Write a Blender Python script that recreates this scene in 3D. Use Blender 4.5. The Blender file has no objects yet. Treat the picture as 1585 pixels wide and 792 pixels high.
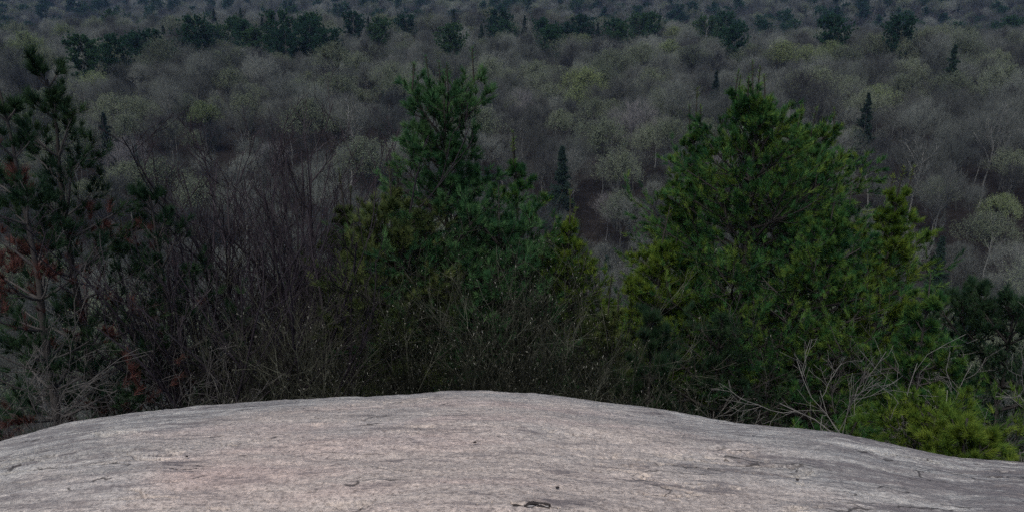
import bpy, math, random
import numpy as np
from mathutils import Vector

SC = bpy.context.scene
COL = SC.collection
rad = math.radians

# ------------------------------------------------------------------ camera
CAMZ = 1.6
PITCH = -17.0
FPX = 1244.0                      # focal length in pixels of the 1585 px wide photograph
cam_d = bpy.data.cameras.new("camera")
cam = bpy.data.objects.new("camera", cam_d)
COL.objects.link(cam)
cam_d.sensor_width = 36.0
cam_d.lens = 36.0 * FPX / 1585.0
cam_d.clip_start = 0.05
cam_d.clip_end = 6000.0
cam.location = (0, 0, CAMZ)
cam.rotation_euler = (rad(90 + PITCH), 0, 0)
SC.camera = cam

# ------------------------------------------------------------------ world, sun, exposure
SUN_EL, SUN_AZ = 58.0, 200.0       # azimuth clockwise from +Y (view direction)
world = bpy.data.worlds.new("World")
SC.world = world
world.use_nodes = True
nt = world.node_tree
nt.nodes.clear()
wo = nt.nodes.new("ShaderNodeOutputWorld")
bg = nt.nodes.new("ShaderNodeBackground")
sky = nt.nodes.new("ShaderNodeTexSky")
sky.sky_type = 'NISHITA'
sky.sun_disc = False
sky.sun_elevation = rad(SUN_EL)
sky.sun_rotation = rad(SUN_AZ)
sky.air_density = 0.8
sky.dust_density = 4.0
sky.ozone_density = 0.9
bg.inputs[1].default_value = 0.10
nt.links.new(sky.outputs[0], bg.inputs[0])
nt.links.new(bg.outputs[0], wo.inputs[0])

sun_d = bpy.data.lights.new("sun", 'SUN')
sun_d.energy = 1.3
sun_d.angle = rad(24)
sun_d.color = (1.0, 0.98, 0.91)
sun = bpy.data.objects.new("sun", sun_d)
COL.objects.link(sun)
_a, _e = rad(SUN_AZ), rad(SUN_EL)
sdir = Vector((math.sin(_a) * math.cos(_e), math.cos(_a) * math.cos(_e), math.sin(_e)))
sun.rotation_euler = (-sdir).to_track_quat('-Z', 'Y').to_euler()
sun.location = (0, -5, 30)

SC.view_settings.view_transform = 'Standard'
SC.view_settings.look = 'None'
SC.view_settings.gamma = 1.0
SC.view_settings.exposure = 0.36
SC.cycles.use_denoising = False
SC.cycles.max_bounces = 4
SC.cycles.diffuse_bounces = 2
SC.cycles.glossy_bounces = 1
SC.cycles.transparent_max_bounces = 4
SC.cycles.volume_bounces = 0
SC.cycles.sample_clamp_indirect = 2.0

# ------------------------------------------------------------------ pixel <-> place
cp, sp = math.cos(rad(PITCH)), math.sin(rad(PITCH))
def ray(px, py):
    x = (px - 792.5) / FPX
    y = (396.0 - py) / FPX
    return np.array([x, cp - y * sp, sp + y * cp])

def az_of(px, py):
    d = ray(px, py)
    return math.atan2(d[0], d[1])

def slope_of(px, py):
    d = ray(px, py)
    return d[2] / math.hypot(d[0], d[1])

# ------------------------------------------------------------------ numpy noise
def _hash(ix, iy, seed):
    h = (ix.astype(np.int64) * 374761393 + iy.astype(np.int64) * 668265263 + seed * 1442695041) & 0x7fffffff
    h = ((h ^ (h >> 13)) * 1274126177) & 0x7fffffff
    return ((h ^ (h >> 16)) & 0xffff) / 65535.0

def vnoise(x, y, seed=0):
    ix, iy = np.floor(x), np.floor(y)
    fx, fy = x - ix, y - iy
    fx = fx * fx * fx * (fx * (fx * 6 - 15) + 10)
    fy = fy * fy * fy * (fy * (fy * 6 - 15) + 10)
    a, b = _hash(ix, iy, seed), _hash(ix + 1, iy, seed)
    c, d = _hash(ix, iy + 1, seed), _hash(ix + 1, iy + 1, seed)
    return (a * (1 - fx) + b * fx) * (1 - fy) + (c * (1 - fx) + d * fx) * fy - 0.5

def fbm(x, y, seed=0, octv=4, gain=0.5):
    s, a = 0.0, 1.0
    for o in range(octv):
        s = s + a * vnoise(x * 2 ** o + 17.3 * o, y * 2 ** o - 9.1 * o, seed + o)
        a *= gain
    return s

# ------------------------------------------------------------------ terrain shape
_R = [0, 8, 12, 14, 20, 30, 45, 70, 100, 130, 150, 185, 240, 300, 450, 560, 700, 1000, 1500, 2600]
_Z = [-3.5, -5.3, -7.3, -8.2, -11.5, -19, -30, -42, -46, -42, -36, -29, -25.5, -23, -15, -30, -26, 4, 70, 150]
_CP = [-200, 0, 300, 500, 800, 1000, 1200, 1400, 1585, 1800]     # ridge crest over the picture's width
_CD = [-9, -8.5, -5, 0, -1.5, -5, -9.5, -10, -7.0, -6.0]
_CA = [math.atan((p - 792.5) / FPX) for p in _CP]
def terrain(x, y):
    x = np.asarray(x, dtype=float); y = np.asarray(y, dtype=float)
    r = np.hypot(x, y)
    az = np.arctan2(x, np.maximum(y, 1e-3))
    z = np.interp(r, _R, _Z)
    crest = np.interp(az, _CA, _CD)
    z = z + crest * np.clip((r - 250) / 200, 0, 1) * np.clip((620 - r) / 120, 0, 1)
    amp = np.clip((r - 40) / 120, 0, 1)
    z = z + amp * 7.0 * fbm(x / 70.0, y / 70.0, 5, 3) + np.clip(r / 30 - 0.2, 0, 1) * 1.0 * fbm(x / 9.0, y / 9.0, 8, 2)
    z = z + np.clip((r - 650) / 300, 0, 1) * 60 * fbm(x / 400.0, y / 400.0, 12, 2)
    return z

def tz(x, y):
    return float(terrain(np.array([x]), np.array([y]))[0])

# ------------------------------------------------------------------ object helpers
def mesh_np(name, V, F, mats, mat_idx=None, smooth=False, attrs=None):
    """V (n,3); F a list of (m,k) index arrays"""
    me = bpy.data.meshes.new(name)
    V = np.asarray(V, dtype=np.float32)
    F = [np.asarray(f, dtype=np.int32) for f in F if len(f)]
    me.vertices.add(len(V))
    me.vertices.foreach_set("co", V.ravel())
    nl = sum(f.size for f in F)
    npoly = sum(len(f) for f in F)
    me.loops.add(nl)
    me.polygons.add(npoly)
    me.loops.foreach_set("vertex_index", np.concatenate([f.ravel() for f in F]))
    tot = np.concatenate([np.full(len(f), f.shape[1], dtype=np.int32) for f in F])
    start = np.concatenate([[0], np.cumsum(tot)[:-1]]).astype(np.int32)
    me.polygons.foreach_set("loop_start", start)
    if mat_idx is not None:
        me.polygons.foreach_set("material_index", np.asarray(mat_idx, dtype=np.int32))
    if smooth:
        me.polygons.foreach_set("use_smooth", np.ones(npoly, dtype=bool))
    for m in mats:
        me.materials.append(m)
    if attrs:
        for k, v in attrs.items():
            a = me.attributes.new(k, 'FLOAT', 'POINT')
            a.data.foreach_set("value", np.asarray(v, dtype=np.float32))
    me.update()
    me.validate()
    return me

def link(name, me, parent=None, loc=(0, 0, 0)):
    o = bpy.data.objects.new(name, me)
    COL.objects.link(o)
    o.parent = parent
    o.location = loc
    return o

def thing(name, label, cat, loc=(0, 0, 0), rz=0.0, s=1.0, group=None):
    o = bpy.data.objects.new(name, None)
    COL.objects.link(o)
    o.location = loc
    o.rotation_euler = (0, 0, rz)
    o.scale = (s, s, s) if not hasattr(s, '__len__') else s
    o.empty_display_size = 0.2
    o['label'] = label
    o['category'] = cat
    if group:
        o['group'] = group
    return o

# ------------------------------------------------------------------ growing branches
def unit(v):
    return v / np.maximum(np.linalg.norm(v, axis=-1, keepdims=True), 1e-9)

def tubes(P, R, n=3):
    """P (N,K,3), R (N,K) -> verts, quads"""
    P = np.asarray(P, float); R = np.asarray(R, float)
    N, K, _ = P.shape
    T = np.empty_like(P)
    T[:, 1:-1] = P[:, 2:] - P[:, :-2]
    T[:, 0] = P[:, 1] - P[:, 0]
    T[:, -1] = P[:, -1] - P[:, -2]
    T = unit(T)
    ref = np.tile(np.array([0.31, 0.21, 0.93]), (N, 1))
    bad = np.abs((T[:, 0] * ref).sum(1)) > 0.8
    ref[bad] = np.array([0.9, -0.4, 0.1])
    U = unit(np.cross(T, ref[:, None, :]))
    W = np.cross(T, U)
    ang = np.arange(n) * 2 * math.pi / n
    V = P[:, :, None, :] + R[:, :, None, None] * (U[:, :, None, :] * np.cos(ang)[None, None, :, None] + W[:, :, None, :] * np.sin(ang)[None, None, :, None])
    idx = np.arange(N * K * n).reshape(N, K, n)
    a = idx[:, :-1, :]; b = np.roll(idx, -1, axis=2)[:, :-1, :]
    c = np.roll(idx, -1, axis=2)[:, 1:, :]; d = idx[:, 1:, :]
    Q = np.stack([a, b, c, d], -1).reshape(-1, 4)
    return V.reshape(-1, 3), Q

def spikes(A, B, w, rng):
    """thin three-sided needles from A to B, base width w -> verts, tris"""
    N = len(A)
    d = unit(B - A)
    r = rng.normal(size=(N, 3))
    u = unit(np.cross(d, r)); v = np.cross(d, u)
    w = np.broadcast_to(w, (N,))[:, None]
    p0 = A + u * w * .5
    p1 = A + (-.5 * u + .87 * v) * w * .5
    p2 = A + (-.5 * u - .87 * v) * w * .5
    V = np.stack([p0, p1, p2, B], 1).reshape(-1, 3)
    i = np.arange(N)[:, None] * 4
    T = np.concatenate([i + [0, 1, 3], i + [1, 2, 3], i + [2, 0, 3]], 0)
    return V, T

def blades(A, B, w, rng):
    """single thin triangles (needle bundles)"""
    N = len(A)
    d = unit(B - A)
    u = unit(np.cross(d, rng.normal(size=(N, 3))))
    w = np.broadcast_to(w, (N,))[:, None]
    V = np.stack([A + u * w * .5, A - u * w * .5, B], 1).reshape(-1, 3)
    T = np.arange(3 * N).reshape(N, 3)
    return V, T

def grow(P, R, nch, t0, t1, length, ratio_r, spread, up, wander, K, rng, len_fn=None, flat=0.0, tap=0.25):
    """children polylines on the parents P (N,Kp,3)"""
    N, Kp, _ = P.shape
    M = N * nch
    pi = np.repeat(np.arange(N), nch)
    base = (np.arange(nch) + 0.5) / nch
    t = np.tile(base, N) + rng.uniform(-.5, .5, M) / nch
    t = t0 + (t1 - t0) * t
    f = t * (Kp - 1)
    i = np.minimum(f.astype(int), Kp - 2)
    fr = (f - i)[:, None]
    S = P[pi, i] * (1 - fr) + P[pi, i + 1] * fr
    D0 = unit(P[pi, i + 1] - P[pi, i])
    r0 = (R[pi, i] * (1 - fr[:, 0]) + R[pi, i + 1] * fr[:, 0])
    plen = np.linalg.norm(P[:, 1:] - P[:, :-1], axis=-1).sum(1)[pi]
    rnd = rng.normal(size=(M, 3))
    rnd[:, 2] *= (1 - flat)
    side = unit(np.cross(D0, rnd))
    if flat > 0:
        side = unit(side * np.array([1, 1, 1 - flat]))
    sp_ = spread * rng.uniform(.7, 1.3, M)[:, None]
    D = unit(D0 * np.cos(sp_) + side * np.sin(sp_))
    L = length * plen * rng.uniform(.6, 1.25, M)
    if len_fn is not None:
        L = L * len_fn(t)
    seg = (L / (K - 1))[:, None]
    out = np.empty((M, K, 3)); out[:, 0] = S
    for k in range(1, K):
        D = unit(D + rng.normal(size=(M, 3)) * wander + np.array([0, 0, up]) / (K - 1))
        out[:, k] = out[:, k - 1] + D * seg
    RR = (r0 * ratio_r)[:, None] * np.linspace(1, tap, K)[None, :]
    return out, RR, t, pi

def merge(parts):
    """parts: list of (V, F, mat) -> V, [F...], mat idx"""
    Vs, Fq, Ft, mq, mt, off = [], [], [], [], [], 0
    for V, F, m in parts:
        if len(V) == 0: continue
        Vs.append(V)
        F = F + off
        if F.shape[1] == 4: Fq.append(F); mq.append(np.full(len(F), m))
        else: Ft.append(F); mt.append(np.full(len(F), m))
        off += len(V)
    V = np.concatenate(Vs)
    F, mi = [], []
    if Fq: F.append(np.concatenate(Fq)); mi += mq
    if Ft: F.append(np.concatenate(Ft)); mi += mt
    return V, F, np.concatenate(mi)

# ------------------------------------------------------------------ materials
def mat(name, rough=0.85, spec=0.2):
    m = bpy.data.materials.new(name)
    m.use_nodes = True
    b = m.node_tree.nodes["Principled BSDF"]
    b.inputs["Roughness"].default_value = rough
    b.inputs["Specular IOR Level"].default_value = spec
    return m, m.node_tree, b

def ramp(nt, cols, interp='LINEAR'):
    r = nt.nodes.new("ShaderNodeValToRGB")
    r.color_ramp.interpolation = interp
    e = r.color_ramp.elements
    while len(e) < len(cols): e.new(0.5)
    for i, (p, c) in enumerate(cols):
        e[i].position = p
        e[i].color = (*c, 1)
    return r

def noise_node(nt, scale, detail=3, vec=None, rough=.55):
    n = nt.nodes.new("ShaderNodeTexNoise")
    n.inputs["Scale"].default_value = scale
    n.inputs["Detail"].default_value = detail
    n.inputs["Roughness"].default_value = rough
    if vec is not None: nt.links.new(vec, n.inputs["Vector"])
    return n

def tint_mat(name, cols, rough=.85, nscale=None, namp=0.5, attr=None, spec=0.02, obj_random=True, bumpy=None):
    """colour chosen along a ramp from: per-object random + local noise + per-vertex attribute"""
    m, nt, b = mat(name, rough, spec)
    acc = None
    def add(sock, k):
        nonlocal acc
        mul = nt.nodes.new("ShaderNodeMath"); mul.operation = 'MULTIPLY_ADD'
        nt.links.new(sock, mul.inputs[0]); mul.inputs[1].default_value = k
        if acc is None: mul.inputs[2].default_value = 0
        else: nt.links.new(acc, mul.inputs[2])
        acc = mul.outputs[0]
    tot = 0
    if obj_random:
        oi = nt.nodes.new("ShaderNodeObjectInfo"); add(oi.outputs["Random"], 1.0); tot += 1
    if nscale:
        tc = nt.nodes.new("ShaderNodeTexCoord")
        n = noise_node(nt, nscale, 2, tc.outputs["Object"])
        add(n.outputs["Fac"], namp * 2.0); 
        tot += namp * 2.0
    if attr:
        a = nt.nodes.new("ShaderNodeAttribute"); a.attribute_name = attr[0]
        add(a.outputs["Fac"], attr[1]); tot += attr[1]
    dv = nt.nodes.new("ShaderNodeMath"); dv.operation = 'DIVIDE'
    nt.links.new(acc, dv.inputs[0]); dv.inputs[1].default_value = tot
    r = ramp(nt, cols)
    nt.links.new(dv.outputs[0], r.inputs[0])
    nt.links.new(r.outputs[0], b.inputs["Base Color"])
    return m

M_TWIG = tint_mat("bare_twigs", [(0.0, (.022, .025, .032)), (.2, (.078, .090, .086)), (.35, (.030, .031, .036)), (.6, (.13, .148, .138)), (.75, (.042, .046, .046)), (1, (.165, .185, .172))])
M_TRUNK = tint_mat("tree_bark", [(0, (.045, .048, .048)), (.7, (.085, .09, .09)), (1, (.22, .225, .22))])
M_BUD = tint_mat("opening_buds", [(0, (.11, .15, .075)), (.5, (.16, .21, .10)), (1, (.21, .26, .105))], attr=("tint", .5))
M_BUDG = tint_mat("grey_green_buds", [(0, (.095, .12, .085)), (.5, (.135, .165, .11)), (1, (.17, .205, .13))], attr=("tint", .5))
M_PALE = tint_mat("pale_dead_wood", [(0, (.12, .12, .13)), (1, (.18, .18, .185))], nscale=3)
M_PINEF = tint_mat("far_pine_needles", [(0, (.014, .040, .032)), (.5, (.024, .064, .038)), (1, (.05, .095, .042))], attr=("tint", .5))
M_SPRUCE = tint_mat("spruce_needles", [(0, (.018, .030, .030)), (1, (.030, .055, .040))], attr=("tint", .5))
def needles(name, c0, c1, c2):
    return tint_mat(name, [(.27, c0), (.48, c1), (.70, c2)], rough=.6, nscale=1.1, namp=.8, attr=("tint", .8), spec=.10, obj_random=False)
M_ND_BLUE = needles("blue_green_needles", (.010, .040, .018), (.030, .088, .034), (.070, .14, .052))
M_ND_YEL = needles("yellow_green_needles", (.025, .062, .012), (.068, .122, .018), (.13, .18, .026))
M_ND_MIX = needles("mixed_green_needles", (.009, .040, .018), (.033, .100, .028), (.105, .165, .028))
M_ND_OLIVE = needles("olive_needles", (.022, .042, .016), (.050, .076, .026), (.10, .125, .042))
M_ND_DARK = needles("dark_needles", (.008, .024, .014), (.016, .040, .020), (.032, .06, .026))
M_DEAD = needles("rust_red_dead_needles", (.042, .018, .017), (.078, .034, .030), (.12, .056, .046))
M_BARK = tint_mat("pine_bark", [(0, (.025, .023, .023)), (.5, (.045, .042, .04)), (1, (.085, .08, .078))], nscale=14, namp=1)
M_BARKG = tint_mat("grey_branch_bark", [(0, (.08, .08, .078)), (1, (.26, .255, .24))], nscale=9, namp=1)
M_BARKD = tint_mat("dark_dead_branch_bark", [(0, (.03, .028, .03)), (1, (.13, .125, .12))], nscale=9, namp=1)
M_STEM_P = tint_mat("purple_grey_stems", [(0, (.018, .016, .020)), (.5, (.036, .031, .038)), (1, (.10, .092, .098))], nscale=3, namp=1)
M_STEM_G = tint_mat("olive_grey_stems", [(0.35, (.009, .010, .008)), (.52, (.018, .020, .015)), (.75, (.11, .115, .09))], nscale=3, namp=1)
M_CATKIN = tint_mat("pale_catkins", [(0, (.08, .085, .07)), (1, (.30, .30, .26))], obj_random=False, attr=("tint", 1.0))

# rock ------------------------------------------------------------
def rock_material():
    m, nt, b = mat("granite", .9, .2)
    L = nt.links
    tc = nt.nodes.new("ShaderNodeTexCoord")
    mp = nt.nodes.new("ShaderNodeMapping")
    mp.inputs["Scale"].default_value = (1, 1.0, 1)
    L.new(tc.outputs["Object"], mp.inputs[0])
    v = mp.outputs[0]
    st = nt.nodes.new("ShaderNodeMapping")         # streaks run across the view
    st.inputs["Scale"].default_value = (.35, 1.6, 1)
    st.inputs["Rotation"].default_value = (0, 0, rad(8))
    L.new(tc.outputs["Object"], st.inputs[0])
    s = st.outputs[0]
    def mix(a, bcol, fac, mode='MIX'):
        n = nt.nodes.new("ShaderNodeMix"); n.data_type = 'RGBA'; n.blend_type = mode
        if isinstance(a, tuple): n.inputs[6].default_value = (*a, 1)
        else: L.new(a, n.inputs[6])
        if isinstance(bcol, tuple): n.inputs[7].default_value = (*bcol, 1)
        else: L.new(bcol, n.inputs[7])
        if isinstance(fac, float): n.inputs[0].default_value = fac
        else: L.new(fac, n.inputs[0])
        return n.outputs[2]
    def mth(op, a, bb, c=None):
        n = nt.nodes.new("ShaderNodeMath"); n.operation = op
        for i, q in enumerate((a, bb, c)):
            if q is None: continue
            if isinstance(q, (int, float)): n.inputs[i].default_value = q
            else: L.new(q, n.inputs[i])
        return n.outputs[0]
    def smooth(sock, lo, hi):
        n = nt.nodes.new("ShaderNodeMapRange"); n.interpolation_type = 'SMOOTHSTEP'
        L.new(sock, n.inputs[0]); n.inputs[1].default_value = lo; n.inputs[2].default_value = hi
        return n.outputs[0]
    sep = nt.nodes.new("ShaderNodeSeparateXYZ"); L.new(v, sep.inputs[0])
    big = noise_node(nt, .9, 4, v)
    # lichen mask: grey film far from the trodden middle and on the right
    dx = mth('SUBTRACT', sep.outputs[0], -.3)
    e2 = mth('ADD', mth('MULTIPLY', mth('POWER', dx, 2.0), .10), mth('MULTIPLY', mth('POWER', sep.outputs[1], 2.0), .022))
    q = mth('ADD', e2, mth('MULTIPLY', big.outputs["Fac"], 1.5))
    lich = smooth(q, .95, 1.75)
    pinkn = noise_node(nt, 1.3, 4, s)
    pink = ramp(nt, [(.32, (.37, .325, .295)), (.5, (.455, .40, .36)), (.68, (.46, .37, .335))])
    L.new(pinkn.outputs["Fac"], pink.inputs[0])
    grn = noise_node(nt, 2.6, 5, s)
    grey = ramp(nt, [(.3, (.25, .25, .245)), (.5, (.37, .365, .35)), (.7, (.47, .465, .44))])
    L.new(grn.outputs["Fac"], grey.inputs[0])
    col = mix(pink.outputs[0], grey.outputs[0], lich)
    # mineral grain
    g1 = noise_node(nt, 55, 3, v, .75)
    gr = ramp(nt, [(.32, (.45, .44, .44)), (.5, (1, 1, 1)), (.68, (1.30, 1.29, 1.27))])
    L.new(g1.outputs["Fac"], gr.inputs[0])
    col = mix(col, gr.outputs[0], 1.0, 'MULTIPLY')
    g2 = noise_node(nt, 17, 4, v, .7)
    gr2 = ramp(nt, [(.32, (.70, .69, .70)), (.5, (1, 1, 1)), (.68, (1.2, 1.19, 1.18))])
    L.new(g2.outputs["Fac"], gr2.inputs[0])
    col = mix(col, gr2.outputs[0], .9, 'MULTIPLY')
    # dark lichen streaks, more of them where the grey film is
    d1 = noise_node(nt, 5.5, 7, s, .72)
    thr = mth('ADD', mth('MULTIPLY', lich, .10), d1.outputs["Fac"])
    dm = smooth(thr, .56, .66)
    right = smooth(sep.outputs[0], .4, 3.6)
    thr2 = mth('ADD', mth('MULTIPLY', right, .13), noise_node(nt, 3.2, 8, s, .75).outputs["Fac"])
    dm2 = smooth(thr2, .545, .63)
    dark = mth('MAXIMUM', mth('MULTIPLY', dm, .55), mth('MULTIPLY', dm2, .78))
    col = mix(col, (.13, .115, .12), dark)
    # short dark fractures
    wob = noise_node(nt, 3, 3, v)
    vm = nt.nodes.new("ShaderNodeVectorMath"); vm.operation = 'MULTIPLY_ADD'
    L.new(wob.outputs["Color"], vm.inputs[0]); vm.inputs[1].default_value = (.35, .35, 0); L.new(s, vm.inputs[2])
    vc = nt.nodes.new("ShaderNodeTexVoronoi"); vc.feature = 'DISTANCE_TO_EDGE'; vc.inputs["Scale"].default_value = 3.2
    L.new(vm.outputs[0], vc.inputs["Vector"])
    ck = smooth(vc.outputs["Distance"], .022, .004)
    ckm = smooth(mth('ADD', noise_node(nt, 2.4, 3, v).outputs["Fac"], mth('MULTIPLY', right, .12)), .54, .60)
    col = mix(col, (.035, .032, .032), mth('MULTIPLY', mth('MULTIPLY', ck, ckm), .8))
    # pale crystals
    vo = nt.nodes.new("ShaderNodeTexVoronoi"); vo.inputs["Scale"].default_value = 38
    L.new(v, vo.inputs["Vector"])
    cr = smooth(vo.outputs["Distance"], .16, .08)
    cr = mth('MULTIPLY', cr, smooth(noise_node(nt, 7, 2, v).outputs["Fac"], .5, .66))
    col = mix(col, (.62, .58, .56), mth('MULTIPLY', cr, .4))
    L.new(col, b.inputs["Base Color"])
    bp = nt.nodes.new("ShaderNodeBump"); bp.inputs["Strength"].default_value = .8; bp.inputs["Distance"].default_value = .012
    hgt = mth('ADD', mth('MULTIPLY', g1.outputs["Fac"], .5), mth('ADD', mth('MULTIPLY', g2.outputs["Fac"], 1.3), mth('MULTIPLY', d1.outputs["Fac"], 1.6)))
    L.new(hgt, bp.inputs["Height"])
    L.new(bp.outputs[0], b.inputs["Normal"])
    return m
M_ROCK = rock_material()

def ground_material():
    m, nt, b = mat("leaf_litter", .95, .05)
    tc = nt.nodes.new("ShaderNodeTexCoord")
    n = noise_node(nt, .6, 8, tc.outputs["Object"], .7)
    r = ramp(nt, [(.3, (.010, .009, .009)), (.5, (.018, .016, .016)), (.7, (.032, .028, .027))])
    nt.links.new(n.outputs["Fac"], r.inputs[0]); nt.links.new(r.outputs[0], b.inputs["Base Color"])
    return m
M_GROUND = ground_material()

# ------------------------------------------------------------------ ground sheet
def build_ground():
    rr = np.concatenate([np.linspace(2, 40, 60), np.linspace(42, 200, 60), np.linspace(206, 600, 70), np.linspace(620, 2600, 60)])
    aa = np.linspace(-math.pi, math.pi, 361)[:-1]
    A, Rr = np.meshgrid(aa, rr)
    X, Y = Rr * np.sin(A), Rr * np.cos(A)
    Z = terrain(X, np.abs(Y))
    V = np.stack([X, Y, Z], -1).reshape(-1, 3)
    n, k = Rr.shape
    idx = np.arange(n * k).reshape(n, k)
    a = idx[:-1]; b = np.roll(idx, -1, 1)[:-1]; c = np.roll(idx, -1, 1)[1:]; d = idx[1:]
    Q = np.stack([a, d, c, b], -1).reshape(-1, 4)
    V = np.concatenate([V, [[0, 0, -3.5]]])
    ctr = len(V) - 1
    T = np.stack([np.full(k, ctr), idx[0], np.roll(idx[0], -1)], -1)
    me = mesh_np("ground", V, [Q, T], [M_GROUND], smooth=True)
    o = link("ground", me); o['kind'] = 'structure'
build_ground()

# ------------------------------------------------------------------ rock dome
SIL = [(-400, 800), (-200, 738), (0, 685), (100, 657), (200, 639), (290, 630), (400, 621), (520, 613), (620, 609.5), (700, 607), (760, 608.5),
       (800, 611), (900, 620.5), (1000, 634), (1100, 650), (1200, 660), (1290, 666.5), (1340, 677), (1400, 690), (1450, 702),
       (1500, 711), (1585, 716), (1800, 770)]
def build_rock():
    az_s = np.array([az_of(p, q) for p, q in SIL]); sl = np.array([-slope_of(p, q) for p, q in SIL])
    fine = np.linspace(az_s[0], az_s[-1], 400)
    sf = np.interp(fine, az_s, sl)
    ker = np.exp(-.5 * (np.arange(-12, 13) / 4.0) ** 2); ker /= ker.sum()
    sf = np.convolve(np.pad(sf, 12, mode='edge'), ker, 'valid')
    na, nr = 1100, 620
    aa = np.concatenate([np.linspace(-math.pi, -.78, 60)[:-1], np.linspace(-.78, .78, na), np.linspace(.78, math.pi, 60)[1:-1]])
    rr = np.concatenate([np.linspace(.05, 1.6, 30)[:-1], 1.6 + (9.4 - 1.6) * np.linspace(0, 1, nr) ** 1.25, np.linspace(9.5, 17, 50)[1:]])
    A, Rr = np.meshgrid(aa, rr)
    S = np.interp(A, fine, sf)
    k = S ** 2 / (4 * CAMZ)
    z = -k * Rr ** 2
    rs = CAMZ * 2 / S
    over = np.maximum(Rr - rs - .7, 0)
    z -= .10 * over ** 2
    z = np.maximum(z, -14)
    X, Y = Rr * np.sin(A), Rr * np.cos(A)
    front = np.clip(Rr / 1.0, 0, 1)
    z += front * (.05 * fbm(X / 1.3, Y / .7, 31, 3) + .012 * fbm(X / .22, Y / .10, 33, 3) + .005 * fbm(X / .05, Y / .03, 36, 2))
    # shallow foliation steps, thin dark cracks
    crk = np.abs(fbm(X / 1.1 + 4, Y / .16 + X * .5, 41, 4))
    msk = np.clip(fbm(X / .9, Y / .6, 44, 2) * 3 + .1 + np.clip((X - .5) * .12, 0, .6), 0, 1)
    z -= front * .03 * np.clip(1 - crk / .03, 0, 1) * msk
    # the open flake at the bottom edge of the picture
    d = ray(822, 783)
    t = (CAMZ) / -d[2]
    fx, fy = d[0] * t, d[1] * t
    for _ in range(60):                        # land on the dome
        rr_ = math.hypot(fx, fy); S_ = float(np.interp(math.atan2(fx, fy), fine, sf))
        zz = -S_ ** 2 / (4 * CAMZ) * rr_ ** 2
        t = t * .6 + .4 * (CAMZ - zz) / -d[2]; fx, fy = d[0] * t, d[1] * t
    u = (X - fx); w = (Y - fy) - .02 * np.sin(u * 38) - .02 * u
    hw = .021 * (1 + .5 * np.sin(u * 60 + 1)) * np.clip(1 - np.abs(u) / .085, 0, 1) ** .4 + 1e-4
    hole = np.clip((1 - np.abs(w) / hw) * 3, 0, 1)
    lip = np.clip(1 - np.abs(u) / .11, 0, 1) * np.exp(-((w - .035) / .014) ** 2)
    z = z - .02 * hole + .006 * lip
    V = np.stack([X, Y, z], -1).reshape(-1, 3)
    n, kk = Rr.shape
    idx = np.arange(n * kk).reshape(n, kk)
    a = idx[:-1]; b = np.roll(idx, -1, 1)[:-1]; c = np.roll(idx, -1, 1)[1:]; dd = idx[1:]
    Q = np.stack([a, dd, c, b], -1).reshape(-1, 4)
    V = np.concatenate([V, [[0, 0, 0]]])
    T = np.stack([np.full(kk, len(V) - 1), idx[0], np.roll(idx[0], -1)], -1)
    me = mesh_np("rock_outcrop", V, [Q, T], [M_ROCK], smooth=True)
    o = link("rock_outcrop", me); o['kind'] = 'structure'
    def hit(px, py):
        d = ray(px, py); fx, fy, t = d[0], d[1], 1.0
        t = CAMZ / -d[2]
        for _ in range(40):
            fx, fy = d[0] * t, d[1] * t
            r_ = math.hypot(fx, fy); S_ = float(np.interp(math.atan2(fx, fy), fine, sf))
            zz = -S_ ** 2 / (4 * CAMZ) * r_ ** 2
            t = t * .5 + .5 * (CAMZ - zz) / -d[2]
        return fx, fy, zz
    return hit
rock_hit = build_rock()

# pebbles -----------------------------------------------------------
M_PEB_SHADOW = tint_mat("dark_pebble_and_shadow", [(0, (.02, .018, .018)), (1, (.05, .045, .045))], nscale=30)  # also colours the painted shadow along the flake's edge
def pebble(px, py, s, label, seed):
    rng = np.random.default_rng(seed)
    x, y, z = rock_hit(px, py)
    import bmesh
    bm = bmesh.new(); bmesh.ops.create_icosphere(bm, subdivisions=2, radius=1)
    for v in bm.verts:
        v.co *= 1 + .35 * (rng.random() - .5)
        v.co.z *= .6; v.co.x *= 1.25
        v.co *= s
    me = bpy.data.meshes.new("pebble"); bm.to_mesh(me); bm.free(); me.materials.append(M_PEB_SHADOW)
    o = link("pebble", me, None, (x, y, z + s * .2)); o['label'] = label; o['category'] = "pebble"
pebble(735, 684, .007, "tiny black pebble on the pink rock below the middle pine", 1)
pebble(855, 665, .008, "tiny black pebble at the left end of the dark crack on the rock", 2)
pebble(863, 754, .007, "small black pebble just above the open flake in the rock", 3)
pebble(1234, 742, .007, "small black pebble alone on the grey right part of the rock", 4)
pebble(289, 706, .006, "tiny dark pebble on the left part of the rock", 5)

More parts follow.
